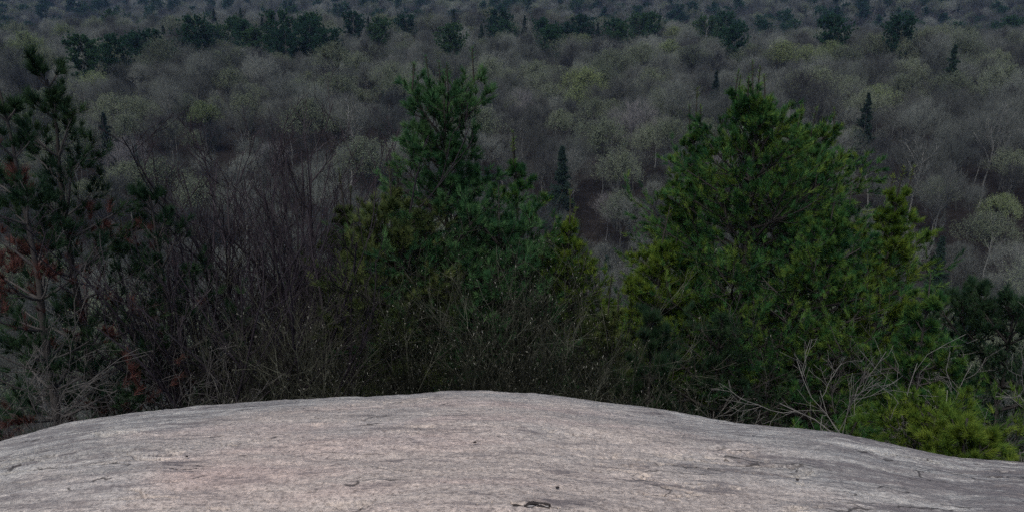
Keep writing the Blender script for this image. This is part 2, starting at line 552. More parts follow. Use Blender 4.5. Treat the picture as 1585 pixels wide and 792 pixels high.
def flake():
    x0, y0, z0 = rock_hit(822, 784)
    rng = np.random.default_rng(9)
    root = thing("rock_flake_with_shadow", "curled flake of rock with its edge shadow as dark strips, over a hollow at the bottom edge of the photo", "rock flake", (x0, y0, z0))
    def sheet(name, pts, h0, wid, th, m, par):
        # a bent strip (pale chip, painted edge shadow): centre line pts, width wid, thickness th
        P = np.array(pts, float); n = len(P)
        d = np.gradient(P, axis=0); nn_ = np.stack([-d[:, 1], d[:, 0]], -1); nn_ /= np.linalg.norm(nn_, axis=1)[:, None] + 1e-9
        V = []
        for i in range(n):
            w_ = wid * math.sin(math.pi * (i + .35) / (n - .3)) * (1 + .25 * rng.uniform(-1, 1))
            w_ = max(w_, .0015)
            z_ = h0 + .003 * math.sin(i * .9) - P[i, 1] * .24
            a, b = P[i] - nn_[i] * w_, P[i] + nn_[i] * w_
            V += [(a[0], a[1], z_), (b[0], b[1], z_ - .4 * w_), (b[0], b[1], z_ - th - .4 * w_), (a[0], a[1], z_ - th)]
        Q = []
        for i in range(n - 1):
            for k in range(4):
                Q.append((i * 4 + k, i * 4 + (k + 1) % 4, i * 4 + 4 + (k + 1) % 4, i * 4 + 4 + k))
        Q += [(3, 2, 1, 0), (n * 4 - 4, n * 4 - 3, n * 4 - 2, n * 4 - 1)]
        link(name, mesh_np(name, V, [Q], [m]), par)
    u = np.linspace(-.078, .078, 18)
    sheet("edge_shadow_strip", np.stack([u, .016 * np.sin(u * 42 + .6) + .010 - .03 * np.abs(u)], -1), .014, .0085, .012, M_PEB_SHADOW, root)  # both dark strips stand in for the shadow along the flake's edge
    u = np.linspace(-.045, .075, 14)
    sheet("edge_shadow_strip", np.stack([u, -.016 + .007 * np.sin(u * 55)], -1), .011, .006, .010, M_PEB_SHADOW, root)
    u = np.linspace(-.02, .07, 10)
    sheet("pale_chip", np.stack([u, -.004 + .004 * np.sin(u * 60)], -1), .007, .009, .008, M_CHIP, root)
M_CHIP = tint_mat("pale_stone_chip", [(0, (.22, .21, .21)), (1, (.42, .40, .39))], nscale=40)
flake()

# ------------------------------------------------------------------ forest tree meshes
def bare_mesh(seed, H=15.0, W=5.0, low=.35, dense=1.0, buds=None, pale=False, upr=.45):
    """returns (trunk mesh, crown mesh) and the joined mesh used by the mass of far trees"""
    rng = np.random.default_rng(seed)
    K = 8
    tr = np.zeros((1, K, 3)); tr[0, :, 2] = np.linspace(0, H * .86, K)
    tr[0, 1:, :2] = np.cumsum(rng.normal(size=(K - 1, 2)) * .22, 0)
    Rt = np.linspace(H * .011, H * .003, K)[None]
    n1 = 15
    def crown_len(t):
        u = (t - low) / (1 - low)
        return np.sqrt(np.clip(1 - (u * .95) ** 2.2, .12, 1)) * (0.55 + .45 * np.clip(u * 3, 0, 1))
    P1, R1, _, _ = grow(tr, Rt, n1, low, .99, W / H * 1.0, .5, .80, .75, .10, 6, rng, crown_len)
    P2, R2, _, _ = grow(P1, R1, 8, .25, 1, .46, .55, .75, .35, .12, 4, rng)
    P3, R3, _, _ = grow(P2, R2, 7, .2, 1, .50, .55, .70, upr, .12, 3, rng)
    R1 = np.maximum(R1 * 1.3, .035); R2 = np.maximum(R2, .022); R3 = np.maximum(R3, .013)
    n4 = int(6 * dense)
    P4, R4, _, _ = grow(P3, R3, n4, .1, 1, .75, .6, .6, upr, .10, 2, rng)
    # the crown keeps to an uneven dome
    cz = H * (.5 + low * .35); hz = H * 1.0 - cz
    def inside(Q):
        u = Q / np.array([W, W, 1.0]); zz = Q[:, 2] - cz
        az = np.arctan2(Q[:, 1], Q[:, 0])
        rag = 1 + .28 * np.sin(az * 3 + seed) + .10 * np.sin(az * 7 + seed * 2 + Q[:, 2])
        zn = np.where(zz > 0, zz / hz, zz / (cz - H * low * .6))
        return u[:, 0] ** 2 + u[:, 1] ** 2 + zn ** 2 < rag
    k3 = inside(P3[:, -1]); k4 = inside(P4[:, -1]); k2 = inside(P2[:, -1])
    P3, R3, P4 = P3[k3], R3[k3], P4[k4]
    P2, R2 = P2[k2], R2[k2]
    # brush of fine shoots on the dome, fanning up and out
    ns = int(4600 * dense)
    uu = rng.uniform(.05, 1, ns) ** .8; aa = rng.uniform(0, 6.28, ns)
    rr_ = np.sqrt(1 - uu ** 2)
    rag = np.sqrt(1 + .28 * np.sin(aa * 3 + seed) + .10 * np.sin(aa * 7 + seed * 2))
    S = np.stack([W * rr_ * np.cos(aa) * rag, W * rr_ * np.sin(aa) * rag, cz + hz * uu], -1)
    S += (vnoise(S[:, 0] * .8 + S[:, 2] * .3 + 50, S[:, 1] * .8 + 50, seed) * 2.6)[:, None] * unit(S - [0, 0, cz])
    S -= unit(S - [0, 0, cz]) * rng.uniform(0, 1.9, (ns, 1)) + rng.normal(size=S.shape) * .12
    S = S[vnoise(S[:, 0] * 1.5 + 9, S[:, 1] * 1.5 + S[:, 2] + 9, seed + 5) > -.08]
    ns = len(S)
    Dd = unit(unit(S - [0, 0, cz - H * .15]) + rng.normal(size=S.shape) * .35 + np.array([0, 0, .5 * upr]))
    E4 = np.stack([S - Dd * .45, S + Dd * .45], 1)
    P4 = np.concatenate([P4, E4])
    a = tubes(tr, Rt, 6); b = tubes(P1, R1, 4)
    c = tubes(P2, R2, 3); d = tubes(P3, R3, 3)
    e = spikes(P4[:, 0], P4[:, -1], .016, rng)
    trunk = merge([(a[0], a[1], 0), (b[0], b[1], 0), (c[0], c[1], 0)])
    parts = [(d[0], d[1], 0), (e[0], e[1], 0)]
    tint = None
    if buds is not None:
        nb = buds
        pick = rng.integers(0, len(P4), nb)
        t = rng.random((nb, 1))
        pick = rng.integers(max(0, len(P4) - 2 * ns), len(P4), nb)
        C = P4[pick, 0] * (1 - t) + P4[pick, -1] * t + rng.normal(size=(nb, 3)) * .06
        B = C + unit(rng.normal(size=(nb, 3))) * .15
        f = blades(C, B, .10, rng)
        parts.append((f[0], f[1], 1))
    crown = merge(parts)
    nV = len(crown[0])
    tint = np.repeat(rng.random(nV // 3 + 1), 3)[:nV]
    return trunk, crown, tint

def stack(trunk, crown, nm):
    """one mesh of trunk + crown for the mass"""
    V = np.concatenate([trunk[0], crown[0]])
    return V

BARE = []
for i in range(7):
    BARE.append(bare_mesh(100 + i, 15.5, [5.0, 5.8, 4.4, 5.4, 4.8, 6.2, 4.0][i], [.4, .35, .5, .42, .3, .38, .5][i], upr=[.45, .35, .6, .4, .7, .3, .8][i]))
BUDT = [bare_mesh(200 + i, 15.0, [5.6, 5.0, 6.2][i], .38, buds=[15000, 11000, 13000][i]) for i in range(3)]

def conifer_mesh(seed, H, W, spruce):
    rng = np.random.default_rng(seed)
    K = 8
    tr = np.zeros((1, K, 3)); tr[0, :, 2] = np.linspace(0, H, K)
    tr[0, 1:, :2] = np.cumsum(rng.normal(size=(K - 1, 2)) * (.03 if spruce else .12), 0)
    Rt = np.linspace(H * .013, .02, K)[None]
    if spruce:
        n1 = 110
        P1, R1, t1, _ = grow(tr, Rt, n1, .12, .995, W / H * 1.0, .35, 1.75, .25, .05, 4, rng, lambda t: np.clip(1.04 - t, .03, 1) * 1.1)
        P2, R2, _, _ = grow(P1, R1, 9, .15, 1, .32, .5, .8, -.15, .08, 3, rng, flat=.5)
        n = 14; s = .30; w = .10
    else:
        n1 = 46
        low = .42
        def L(t):
            u = (t - low) / (1 - low)
            return np.sqrt(np.clip(1 - u ** 1.8, .06, 1)) * (.6 + .4 * np.clip(u * 3, 0, 1)) * (1 + .35 * np.sin(t * 40 + seed))
        P1, R1, t1, _ = grow(tr, Rt, n1, low, .99, W / H * 1.1, .4, 1.35, .5, .08, 5, rng, L)
        P2, R2, _, _ = grow(P1, R1, 10, .3, 1, .34, .5, .8, .3, .1, 3, rng, flat=.4)
        n = 44; s = .45; w = .12
    Rt = np.maximum(Rt, .02); R1 = np.maximum(R1, .02); R2 = np.maximum(R2, .012)
    a = tubes(tr, Rt, 6); b = tubes(P1, R1, 3)
    A = np.repeat(P2[:, 1:].reshape(-1, 3), n, 0)
    A = A + rng.normal(size=A.shape) * .06
    D = unit(np.repeat((P2[:, 1:] - P2[:, :-1]).reshape(-1, 3), n, 0))
    D = unit(D * .5 + rng.normal(size=A.shape) * (.6) + np.array([0, 0, -.05 if spruce else .35]))
    e = blades(A, A + D * s * rng.uniform(.6, 1.2, (len(A), 1)), w, rng)
    trunk = merge([(a[0], a[1], 0), (b[0], b[1], 0)])
    crown = merge([(e[0], e[1], 0)])
    nt_ = len(P2) * 2
    tint = np.repeat(rng.random(nt_), n * 3)[:len(crown[0])]
    return trunk, crown, tint
PINEF = [conifer_mesh(300 + i, 17.0, [4.2, 3.6, 4.8][i], False) for i in range(3)]
SPRUCE = [conifer_mesh(320 + i, 15.0, [2.5, 3.0][i], True) for i in range(2)]

def to_meshes(src, tmats, cmats, nm):
    tr, cr, tint = src
    mt = mesh_np("trunk", tr[0], tr[1], tmats, tr[2])
    mc = mesh_np(nm, cr[0], cr[1], cmats, cr[2], attrs={"tint": tint})
    # joined one for the mass
    V = np.concatenate([tr[0], cr[0]]); off = len(tr[0])
    F = [f for f in tr[1]] + [f + off for f in cr[1]]
    mi = np.concatenate([tr[2], cr[2] + len(tmats)])
    mj = mesh_np("mass_tree", V, F, tmats + cmats, mi, attrs={"tint": np.concatenate([np.full(off, .5), tint])})
    return mt, mc, mj
BARE = [to_meshes(s, [M_TRUNK], [M_TWIG], "crown") for s in BARE]
BUDT_Y = [to_meshes(s, [M_TRUNK], [M_TWIG, M_BUD], "crown") for s in BUDT]
BUDT_G = [to_meshes(s, [M_TRUNK], [M_TWIG, M_BUDG], "crown") for s in BUDT]
WHITE = [to_meshes(bare_mesh(240 + i, 14, 5.2, .35, dense=.7), [M_PALE], [M_PALE], "crown") for i in range(2)]
PINEF = [to_meshes(s, [M_TRUNK], [M_PINEF], "crown") for s in PINEF]
SPRUCE = [to_meshes(s, [M_TRUNK], [M_SPRUCE], "crown") for s in SPRUCE]

# ------------------------------------------------------------------ forest layout
RNG = np.random.default_rng(7)
def solve_r(px, py, h, rmin=75., rmax=1400.):
    """distance at which a tree h tall on the terrain has its top at this pixel"""
    a = az_of(px, py); s = slope_of(px, py)
    r = np.linspace(rmin, rmax, 1500)
    X, Y = r * math.sin(a), r * math.cos(a)
    f = terrain(X, Y) + h - (CAMZ + r * s)
    ok = np.nonzero(f >= 0)[0]
    if len(ok) == 0: return None
    k = ok[0]
    return float(X[k]), float(Y[k]), float(r[k])

_count = {}
ORD = "first second third fourth fifth sixth seventh eighth ninth tenth eleventh twelfth thirteenth fourteenth fifteenth sixteenth seventeenth eighteenth nineteenth twentieth".split()
def where_label(look, px, py):
    w = side_words(px, py)
    k = (look, w); _count[k] = _count.get(k, 0) + 1
    n = _count[k]
    return "%s, %s from left %s" % (look, ORD[min(n, 20) - 1], w)
taken = []          # x, y, radius of the hand-placed trees
def place_tree(name, meshes, label, cat, px, py, wpx, h0, w0, group=None, hr=1.0, smax=1.3):
    """h0, w0: height and crown width of the mesh; wpx the crown's width in the photograph"""
    s = 1.0
    for _ in range(14):
        q = solve_r(px, py, h0 * s * hr)
        if q is None: return None
        s = .6 * s + .4 * min(max(wpx * q[2] / FPX / w0, .5), smax)
    q = solve_r(px, py, h0 * s * hr)
    if q is None: return None
    x, y, r = q
    label = where_label(label, px, py)
    t = thing(name, label, cat, (x, y, tz(x, y) - .1), RNG.uniform(0, 6.28), (s, s, s * hr), group)
    link("trunk", meshes[0], t); link("crown", meshes[1], t)
    taken.append((x, y, w0 * s * .5))
    return t

def side_words(px, py):
    h = "by the left edge" if px < 150 else "over the saplings" if px < 540 else "over the middle pine" if px < 780 else \
        "between the big pines" if px < 1040 else "over the right clump" if px < 1320 else "by the right edge"
    v = "on the far ridge" if py < 45 else "high on the hillside" if py < 100 else "halfway down the hillside" if py < 190 else "low on the hillside"
    return v + " " + h

PINES = [(x_, y_, w_ * 1.35) for x_, y_, w_ in [(405, 28, 40), (428, 20, 45), (455, 34, 45), (478, 32, 40), (392, 45, 40), (310, 52, 32), (252, 42, 24), (205, 54, 34), (222, 49, 28), (232, 46, 24),
         (122, 55, 30), (175, 63, 26), (372, 14, 34), (602, 2, 26), (590, 32, 40), (616, 20, 44), (572, 40, 34), (628, 30, 34), (772, 18, 26), (780, 30, 30),
         (812, 26, 34), (838, 30, 34), (900, 20, 36), (926, 36, 24), (975, 22, 34), (990, 28, 30), (1008, 22, 30), (1052, 10, 30), (1072, 6, 34),
         (1095, 28, 30), (1125, 20, 32), (1160, 26, 30), (1176, 30, 30), (1193, 28, 24), (1270, 16, 32), (1290, 22, 32), (1398, 28, 26), (1422, 34, 30),
         (1485, 8, 18), (1520, 24, 22), (480, 20, 30), (440, 45, 34), (500, 40, 26), (855, 44, 28), (960, 34, 26), (1020, 30, 28), (1085, 18, 26), (1110, 14, 24), (330, 44, 24), (375, 40, 28), (1553, 8, 20), (1345, 146, 42), (1110, 112, 36), (160, 178, 40), (300, 30, 34), (362, 28, 30), (330, 16, 26), (700, 34, 30),
         (745, 40, 30), (860, 34, 28), (950, 30, 26), (1140, 36, 26), (880, 40, 24), (1210, 34, 24), (240, 62, 20), (508, 46, 26), (545, 22, 26)]]
SPR = [(508, 4, 18), (540, 6, 12), (670, 0, 18), (1480, 70, 36), (320, 167, 22), (388, 178, 18), (592, 142, 24), (870, 228, 60), (338, 84, 12), (1460, 368, 50),
       (1022, 14, 14), (1335, 10, 12), (1370, 20, 12), (243, 36, 8), (885, 62, 16), (1248, 12, 10), (1180, 20, 12), (968, 16, 12), (570, 26, 12), (920, 30, 12), (1500, 440, 46),
       (940, 395, 44), (205, 210, 24), (702, 14, 14), (800, 18, 14)]
BUDS_Y = [(905, 104, 72), (898, 134, 56), (903, 52, 36), (1036, 62, 48), (1124, 30, 44), (1215, 62, 60), (1255, 70, 50), (1325, 42, 50), (1365, 132, 54), (95, 36, 50),
          (38, 50, 60), (312, 158, 56), (525, 48, 24), (425, 52, 30), (1290, 64, 50), (1075, 124, 34), (455, 122, 36), (140, 112, 52), (1045, 40, 36), (820, 52, 28), (1556, 300, 60), (765, 26, 22)]
BUDS_G = [(990, 66, 60), (1312, 72, 50), (1480, 32, 34), (1497, 40, 30), (352, 104, 56), (535, 124, 52), (960, 232, 95), (1400, 60, 50), (1400, 114, 56), (830, 94, 60), (60, 72, 60),
          (515, 66, 60), (300, 26, 34), (1160, 60, 44), (730, 40, 34), (385, 130, 50), (1540, 330, 80), (215, 150, 60), (1545, 78, 50), (1455, 60, 40), (20, 34, 40), (680, 22, 28),
          (1010, 110, 56), (870, 170, 60), (645, 98, 50), (1570, 230, 66)]
WHITES = [(985, 154, 88), (190, 214, 80), (808, 140, 70), (642, 70, 40), (503, 80, 46), (1395, 345, 70), (940, 300, 60), (1290, 190, 56), (1115, 230, 60), (420, 220, 60)]

for n, (a, b, w) in enumerate(sorted(PINES)):
    if n % 3 == 1:
        place_tree("spruce_tree", SPRUCE[n % 2], "dark green spruce", "spruce", a, b - 2, w * .62, 15, 5.2, "dark spruces on the far hillside", hr=RNG.uniform(1.0, 1.15), smax=1.1)
    else:
        place_tree("forest_pine", PINEF[n % 3], "dark green pine", "pine tree", a, b + RNG.uniform(-4, 4), w * RNG.uniform(.7, 1.15), 17, 7.6, "dark pines on the far hillside", hr=RNG.uniform(.85, 1.1), smax=1.3)
for n, (a, b, w) in enumerate(sorted(SPR)):
    place_tree("spruce_tree", SPRUCE[n % 2], "dark pointed spruce", "spruce", a, b, w, 15, 5.2, "dark spruces on the far hillside")
for n, (a, b, w) in enumerate(sorted(BUDS_Y)):
    place_tree("budding_tree", BUDT_Y[n % 3], "yellow green budding tree", "tree", a, b, w, 15, 11, "yellow green trees on the hillside")
for n, (a, b, w) in enumerate(sorted(BUDS_G)):
    place_tree("budding_tree", BUDT_G[n % 3], "grey green budding tree", "tree", a, b, w, 15, 11, "budding trees on the hillside")
for n, (a, b, w) in enumerate(sorted(WHITES)):
    place_tree("pale_tree", WHITE[n % 2], "silvery leafless tree", "tree", a, b, w, 14, 10.5, "pale bare trees on the hillside")

# everything else by a jittered grid
def scatter(r0, r1, step, amax=.80, seed=1):
    rng = np.random.default_rng(seed)
    n = int(r1 / step) + 2
    gx, gy = np.meshgrid(np.arange(-n, n + 1), np.arange(0, n + 1))
    x = (gx.ravel() + rng.uniform(-.42, .42, gx.size)) * step
    y = (gy.ravel() + rng.uniform(-.42, .42, gx.size)) * step
    r = np.hypot(x, y); a = np.arctan2(x, np.maximum(y, .01))
    ok = (r > r0) & (r < r1) & (np.abs(a) < amax) & (y > 1)
    return x[ok], y[ok], r[ok]

T = np.array(taken)
def keep(x, y, k=.62):
    d = np.hypot(x[:, None] - T[None, :, 0], y[:, None] - T[None, :, 1])
    return (d > (T[None, :, 2] + 3.0) * k).all(1)

field = []          # x, y, r, scale, kind index
x, y, r = scatter(78, 480, 6.5, seed=11)
k = keep(x, y); x, y, r = x[k], y[k], r[k]
# do not stand in front of the hand-placed crowns
azs = np.arctan2(T[:, 0], T[:, 1]); rs = np.hypot(T[:, 0], T[:, 1])
sc_ = RNG.uniform(.60, 1.22, len(x))
for i in range(len(x)):
    da = np.abs(math.atan2(x[i], y[i]) - azs) * r[i]
    front = (rs > r[i]) & (rs < r[i] + 45) & (da < 6.0)
    if front.any(): sc_[i] *= .8
patch = fbm(x / 38.0, y / 38.0, 77, 2)
kindr = RNG.random(len(x))
for i in range(len(x)):
    if kindr[i] < .09 + (.28 if patch[i] > .15 else 0): kd = 10 + RNG.integers(0, 3)
    else: kd = int(RNG.integers(0, 7))
    field.append((x[i], y[i], r[i], sc_[i], kd))
# the slope just below the rock, lower trees
x, y, r = scatter(24, 78, 5.6, amax=.9, seed=12)
for i in range(len(x)):
    zt = tz(x[i], y[i])
    top = CAMZ - .42 * r[i]            # stays below this line of sight
    h = min(RNG.uniform(7, 14), max(top - zt, 0) * RNG.uniform(.75, 1.0))
    if h > 3.0: field.append((x[i], y[i], r[i], h / 15.5, int(RNG.integers(0, 7))))

def in_view(x, y, r):
    return abs(math.atan2(x, y)) < rad(33.0)

ALLK = {**{i: BARE[i] for i in range(7)}, **{10 + i: BUDT_G[i] for i in range(3)}, **{20 + i: PINEF[i] for i in range(3)}, **{30 + i: SPRUCE[i] for i in range(2)}}
bare = sorted([f for f in field if f[4] < 10 and in_view(*f[:3]) and f[2] > 60], key=lambda f: f[2])
single = set(id(f) for f in bare[:285])
mass = []
bsingle = set(id(f) for f in sorted([f for f in field if f[4] >= 10 and in_view(*f[:3])], key=lambda f: f[2])[:240])
for f in field:
    x_, y_, r_, s_, kd = f
    if kd < 10 and id(f) not in single:
        mass.append(f); continue
    if kd >= 10 and (not in_view(x_, y_, r_) or id(f) not in bsingle):
        mass.append(f); continue
    nm, lb, ct, gp = (("bare_tree", "leafless grey tree packed among many alike on the nearer hillside", "tree", "bare trees on the nearer hillside") if kd < 10 else
                      ("budding_tree", "smaller grey green tree with opening buds mixed in among bare trees", "tree", "budding trees on the hillside") if kd < 20 else
                      ("forest_pine", "dark green pine crown standing among bare trees", "pine tree", "dark pines on the far hillside") if kd < 30 else
                      ("spruce_tree", "dark narrow pointed spruce standing among bare hillside trees", "spruce", "dark spruces on the far hillside"))
    t = thing(nm, lb, ct, (x_, y_, tz(x_, y_) - .1), RNG.uniform(0, 6.28), (s_ * RNG.uniform(.8, 1.2), s_ * RNG.uniform(.8, 1.2), s_), gp)
    link("trunk", ALLK[kd][0], t); link("crown", ALLK[kd][1], t)

# the mass beyond: one object, instances of the same meshes
def scatter_object(name, items, label, cat):
    names = sorted(set(f[4] for f in items))
    col = bpy.data.collections.new(name + " kinds")
    for j, kd in enumerate(names):
        o = bpy.data.objects.new("kind_%02d" % j, ALLK[kd][2]); col.objects.link(o)
    rng = np.random.default_rng(len(items))
    X = np.array([f[0] for f in items]); Y = np.array([f[1] for f in items])
    V = np.stack([X, Y, terrain(X, Y) - .1], -1)
    me = bpy.data.meshes.new(name)
    me.vertices.add(len(V)); me.vertices.foreach_set("co", V.astype(np.float32).ravel())
    for k, v in (("scale", [f[3] for f in items]), ("turn", rng.uniform(0, 6.28, len(items)))):
        a = me.attributes.new(k, 'FLOAT', 'POINT'); a.data.foreach_set("value", np.asarray(v, dtype=np.float32))
    a = me.attributes.new("which", 'INT', 'POINT'); a.data.foreach_set("value", np.array([names.index(f[4]) for f in items], dtype=np.int32))
    o = link(name, me)
    o['kind'] = 'stuff'; o['label'] = label; o['category'] = cat
    ng = bpy.data.node_groups.new(name, 'GeometryNodeTree')
    ng.interface.new_socket("Geometry", in_out='INPUT', socket_type='NodeSocketGeometry')
    ng.interface.new_socket("Geometry", in_out='OUTPUT', socket_type='NodeSocketGeometry')
    N = ng.nodes; L = ng.links
    gi = N.new("NodeGroupInput"); go = N.new("NodeGroupOutput")
    ci = N.new("GeometryNodeCollectionInfo"); ci.inputs["Collection"].default_value = col
    ci.inputs["Separate Children"].default_value = True; ci.inputs["Reset Children"].default_value = True
    ip = N.new("GeometryNodeInstanceOnPoints"); ip.inputs["Pick Instance"].default_value = True
    def at(nm, ty):
        n = N.new("GeometryNodeInputNamedAttribute"); n.data_type = ty; n.inputs["Name"].default_value = nm; return n.outputs["Attribute"]
    cx = N.new("ShaderNodeCombineXYZ")
    L.new(at("turn", 'FLOAT'), cx.inputs[2])
    L.new(gi.outputs[0], ip.inputs["Points"]); L.new(ci.outputs[0], ip.inputs["Instance"])
    L.new(at("which", 'INT'), ip.inputs["Instance Index"]); L.new(cx.outputs[0], ip.inputs["Rotation"])
    L.new(at("scale", 'FLOAT'), ip.inputs["Scale"]); L.new(ip.outputs[0], go.inputs[0])
    md = o.modifiers.new("scatter", 'NODES'); md.node_group = ng
    return o

scatter_object("distant_bare_forest", mass, "mass of grey leafless trees covering the far hillside", "forest")
far = []
x, y, r = scatter(480, 1500, 12.5, amax=.75, seed=21)
kr = RNG.random(len(x))
pt = fbm(x / 120.0, y / 120.0, 91, 2)
for i in range(len(x)):
    kd = int(RNG.integers(0, 7)) if kr[i] < .78 - (.4 if pt[i] > .2 else 0) else (20 + int(RNG.integers(0, 3)) if kr[i] > .86 else 10 + int(RNG.integers(0, 3)))
    far.append((x[i], y[i], r[i], RNG.uniform(1.0, 1.5), kd))
scatter_object("hazy_far_forest", far, "blue hazy forest on the farthest ridge at the top edge", "forest")

# ------------------------------------------------------------------ near pines
def tuft_needles(P, n, ln, w, rng, ang=(.25, .80), back=.5):
    """P (M,K,3) shoots; needles all along the last part of each"""
    M = len(P)
    a = P[:, -2]; b = P[:, -1]
    d = unit(b - a)
    L = np.linalg.norm(b - a, axis=1)
    L = np.minimum(L, .22)
    t = rng.uniform(-back, 1.0, (M, n, 1))
    A = b[:, None] - d[:, None] * (1 - np.clip(t, 0, 1)) * L[:, None, None]
    rr = rng.normal(size=(M, n, 3))
    side = unit(np.cross(d[:, None], rr))
    th = rng.uniform(ang[0], ang[1], (M, n, 1)) * (1.15 - .55 * np.clip(t, 0, 1))
    D = d[:, None] * np.cos(th) + side * np.sin(th) + np.array([0, 0, .06])
    B = A + unit(D) * ln * rng.uniform(.7, 1.15, (M, n, 1))
    return blades(A.reshape(-1, 3), B.reshape(-1, 3), w, rng)

def pine_meshes(seed, H, W, needle, low=.12, gap=.27, nlat=10, n3=4, nn=34, ln=.11, w=.0075, lift=.9, candles=6, dead=0.0, topw=.15, lean=.02, bulge=.30, wood=M_BARK, sparse=1.0):
    rng = np.random.default_rng(seed)
    K = 14
    tr = np.zeros((1, K, 3)); tr[0, :, 2] = np.linspace(0, H, K)
    tr[0, 1:, :2] = np.cumsum(rng.normal(size=(K - 1, 2)) * lean, 0)
    Rt = (np.linspace(H * .012, .012, K))[None]
    # whorls
    hs = np.arange(low * H, H - .12, gap)
    hs = hs + rng.uniform(-.07, .07, len(hs))
    P1, R1 = [], []
    for h in hs:
        u = h / H
        nb = rng.integers(4, 7)
        a0 = rng.uniform(0, 6.28)
        f = u * (K - 1); i = min(int(f), K - 2)
        S = tr[0, i] * (1 - (f - i)) + tr[0, i + 1] * (f - i)
        for q in range(nb):
            a = a0 + q * 2 * math.pi / nb + rng.uniform(-.3, .3)
            env = min((1 - u) / (1 - bulge), 1) ** .65 * (.75 + .25 * min(u / max(bulge, .01), 1))
            L = max(topw * W * 2, W * 1.45 * env) * rng.uniform(.42, 1.12)
            if u < .93 and rng.random() < .10: continue
            el = -.02 + .85 * u ** 1.6 + rng.uniform(-.12, .12)
            d = np.array([math.cos(a) * math.cos(el), math.sin(a) * math.cos(el), math.sin(el)])
            pts = [S]
            for kk in range(6):
                d = d + rng.normal(size=3) * .07 + np.array([0, 0, .055 * lift])
                d = d / np.linalg.norm(d)
                pts.append(pts[-1] + d * L / 6)
            P1.append(pts); R1.append(np.linspace(min(.010 + .012 * L, .04), .004, 7))
    P1 = np.array(P1); R1 = np.array(R1)
    P2, R2, t2, pi2 = grow(P1, R1, nlat, .22, 1.0, .40, .6, .80, .35 * lift, .08, 4, rng, lambda t: 1.2 - .6 * t, flat=.45)
    pl = np.linalg.norm(P1[:, -1] - P1[:, 0], axis=1)[pi2]
    kq = rng.random(len(P2)) < np.clip(pl / .6, .35, 1); P2, R2 = P2[kq], R2[kq]
    P3, R3, t3, pi3 = grow(P2, R2, n3, .15, 1.0, .34, .6, .55, .4 * lift, .08, 3, rng, flat=.2)
    R2 = np.maximum(R2, .0035); R3 = np.maximum(R3, .0025)
    if sparse < 1:
        kp = rng.random(len(P3)) < sparse; P3, R3, pi3 = P3[kp], R3[kp], pi3[kp]
        kp2 = rng.random(len(P2)) < sparse
    else: kp2 = np.ones(len(P2), bool)
    wood_parts = [tubes(P1, R1, 4) + (0,), tubes(P2, R2, 3) + (0,), tubes(P3, R3, 3) + (0,)]
    top = []                                       # long bare leaders with a cap of needles
    n2 = tuft_needles(P2[kp2], nn, ln, w, rng)
    n1 = tuft_needles(P1, nn * 2, ln * 1.05, w, rng)
    n3_ = tuft_needles(P3, nn, ln, w, rng)
    cand_c = []
    if candles:
        order = np.argsort(-P1[:, -1, 2])[:candles - 1]
        starts = [tr[0, -1]] + [P1[o, -1] for o in order]
        for q, s_ in enumerate(starts):
            l = rng.uniform(.25, .5) if q else .55
            d = unit(np.array([rng.normal() * .08, rng.normal() * .08, 1.0]))
            cand_c.append([s_, s_ + d * l * .5, s_ + d * l])
        cc = np.array(cand_c)
        wood_parts.append(tubes(cc, np.tile([.013, .012, .009], (len(cc), 1)), 5) + (0,))
        cap = tuft_needles(cc, 34, .085, w, rng, ang=(.7, 1.5), back=0)
        # short needles lying along the leader
        cc_w = w
        seg = np.concatenate([np.stack([cc[:, 0] * (1 - f_) + cc[:, 2] * f_, cc[:, 0] * (.85 - f_) + cc[:, 2] * (.15 + f_)], 1) for f_ in np.linspace(0, .85, 7)])
        body = tuft_needles(seg, 22, .045, w, rng, ang=(.15, .6), back=0)
        top = [cap + (0,), body + (0,)]
    # which shoots are dead
    def split(mesh, M, n, deadmask):
        V, Tt = mesh
        m = np.repeat(deadmask, n)
        V = V.reshape(-1, 3, 3)
        return V[~m].reshape(-1, 3), V[m].reshape(-1, 3)
    live, deadv = [], []
    tints = []
    if dead > 0:
        c = rng.normal(size=(1, 3))
        nz = lambda P: vnoise(P[:, 0] * 2.2 + seed, P[:, 2] * 2.2 + P[:, 1] * 1.5, seed) * 1.0 + .5 - .3 * (P[:, 2] > H * .97)
        thr = 1 - dead
        m1 = nz(P1[:, -1]) > thr; m2 = nz(P2[:, -1][kp2]) > thr; m3 = nz(P3[:, -1]) > thr
    else:
        m1 = np.zeros(len(P1), bool); m2 = np.zeros(int(kp2.sum()), bool); m3 = np.zeros(len(P3), bool)
    for mesh, M, n, mk in ((n1, len(P1), nn * 2, m1), (n2, int(kp2.sum()), nn, m2), (n3_, len(P3), nn, m3)):
        a, b = split(mesh, M, n, mk)
        live.append(a); deadv.append(b)
        tints.append(np.repeat(rng.random(int((~mk).sum())), n * 3))
    for V, Tt, _ in top:
        live.append(V); tints.append(rng.random(len(V)) * .5 + .5)
    LV = np.concatenate(live); LT = np.concatenate(tints)
    me_n = mesh_np("needles", LV, [np.arange(len(LV)).reshape(-1, 3)], [needle], attrs={"tint": LT})
    DV = np.concatenate(deadv)
    me_d = mesh_np("dead_needles", DV, [np.arange(len(DV)).reshape(-1, 3)], [M_DEAD], attrs={"tint": rng.random(len(DV))}) if len(DV) else None
    a = tubes(tr, Rt, 8)
    me_t = mesh_np("trunk", a[0], [a[1]], [M_BARK], smooth=True)
    wv = merge(wood_parts)
    me_w = mesh_np("branches", wv[0], wv[1], [wood])
    return me_t, me_w, me_n, me_d

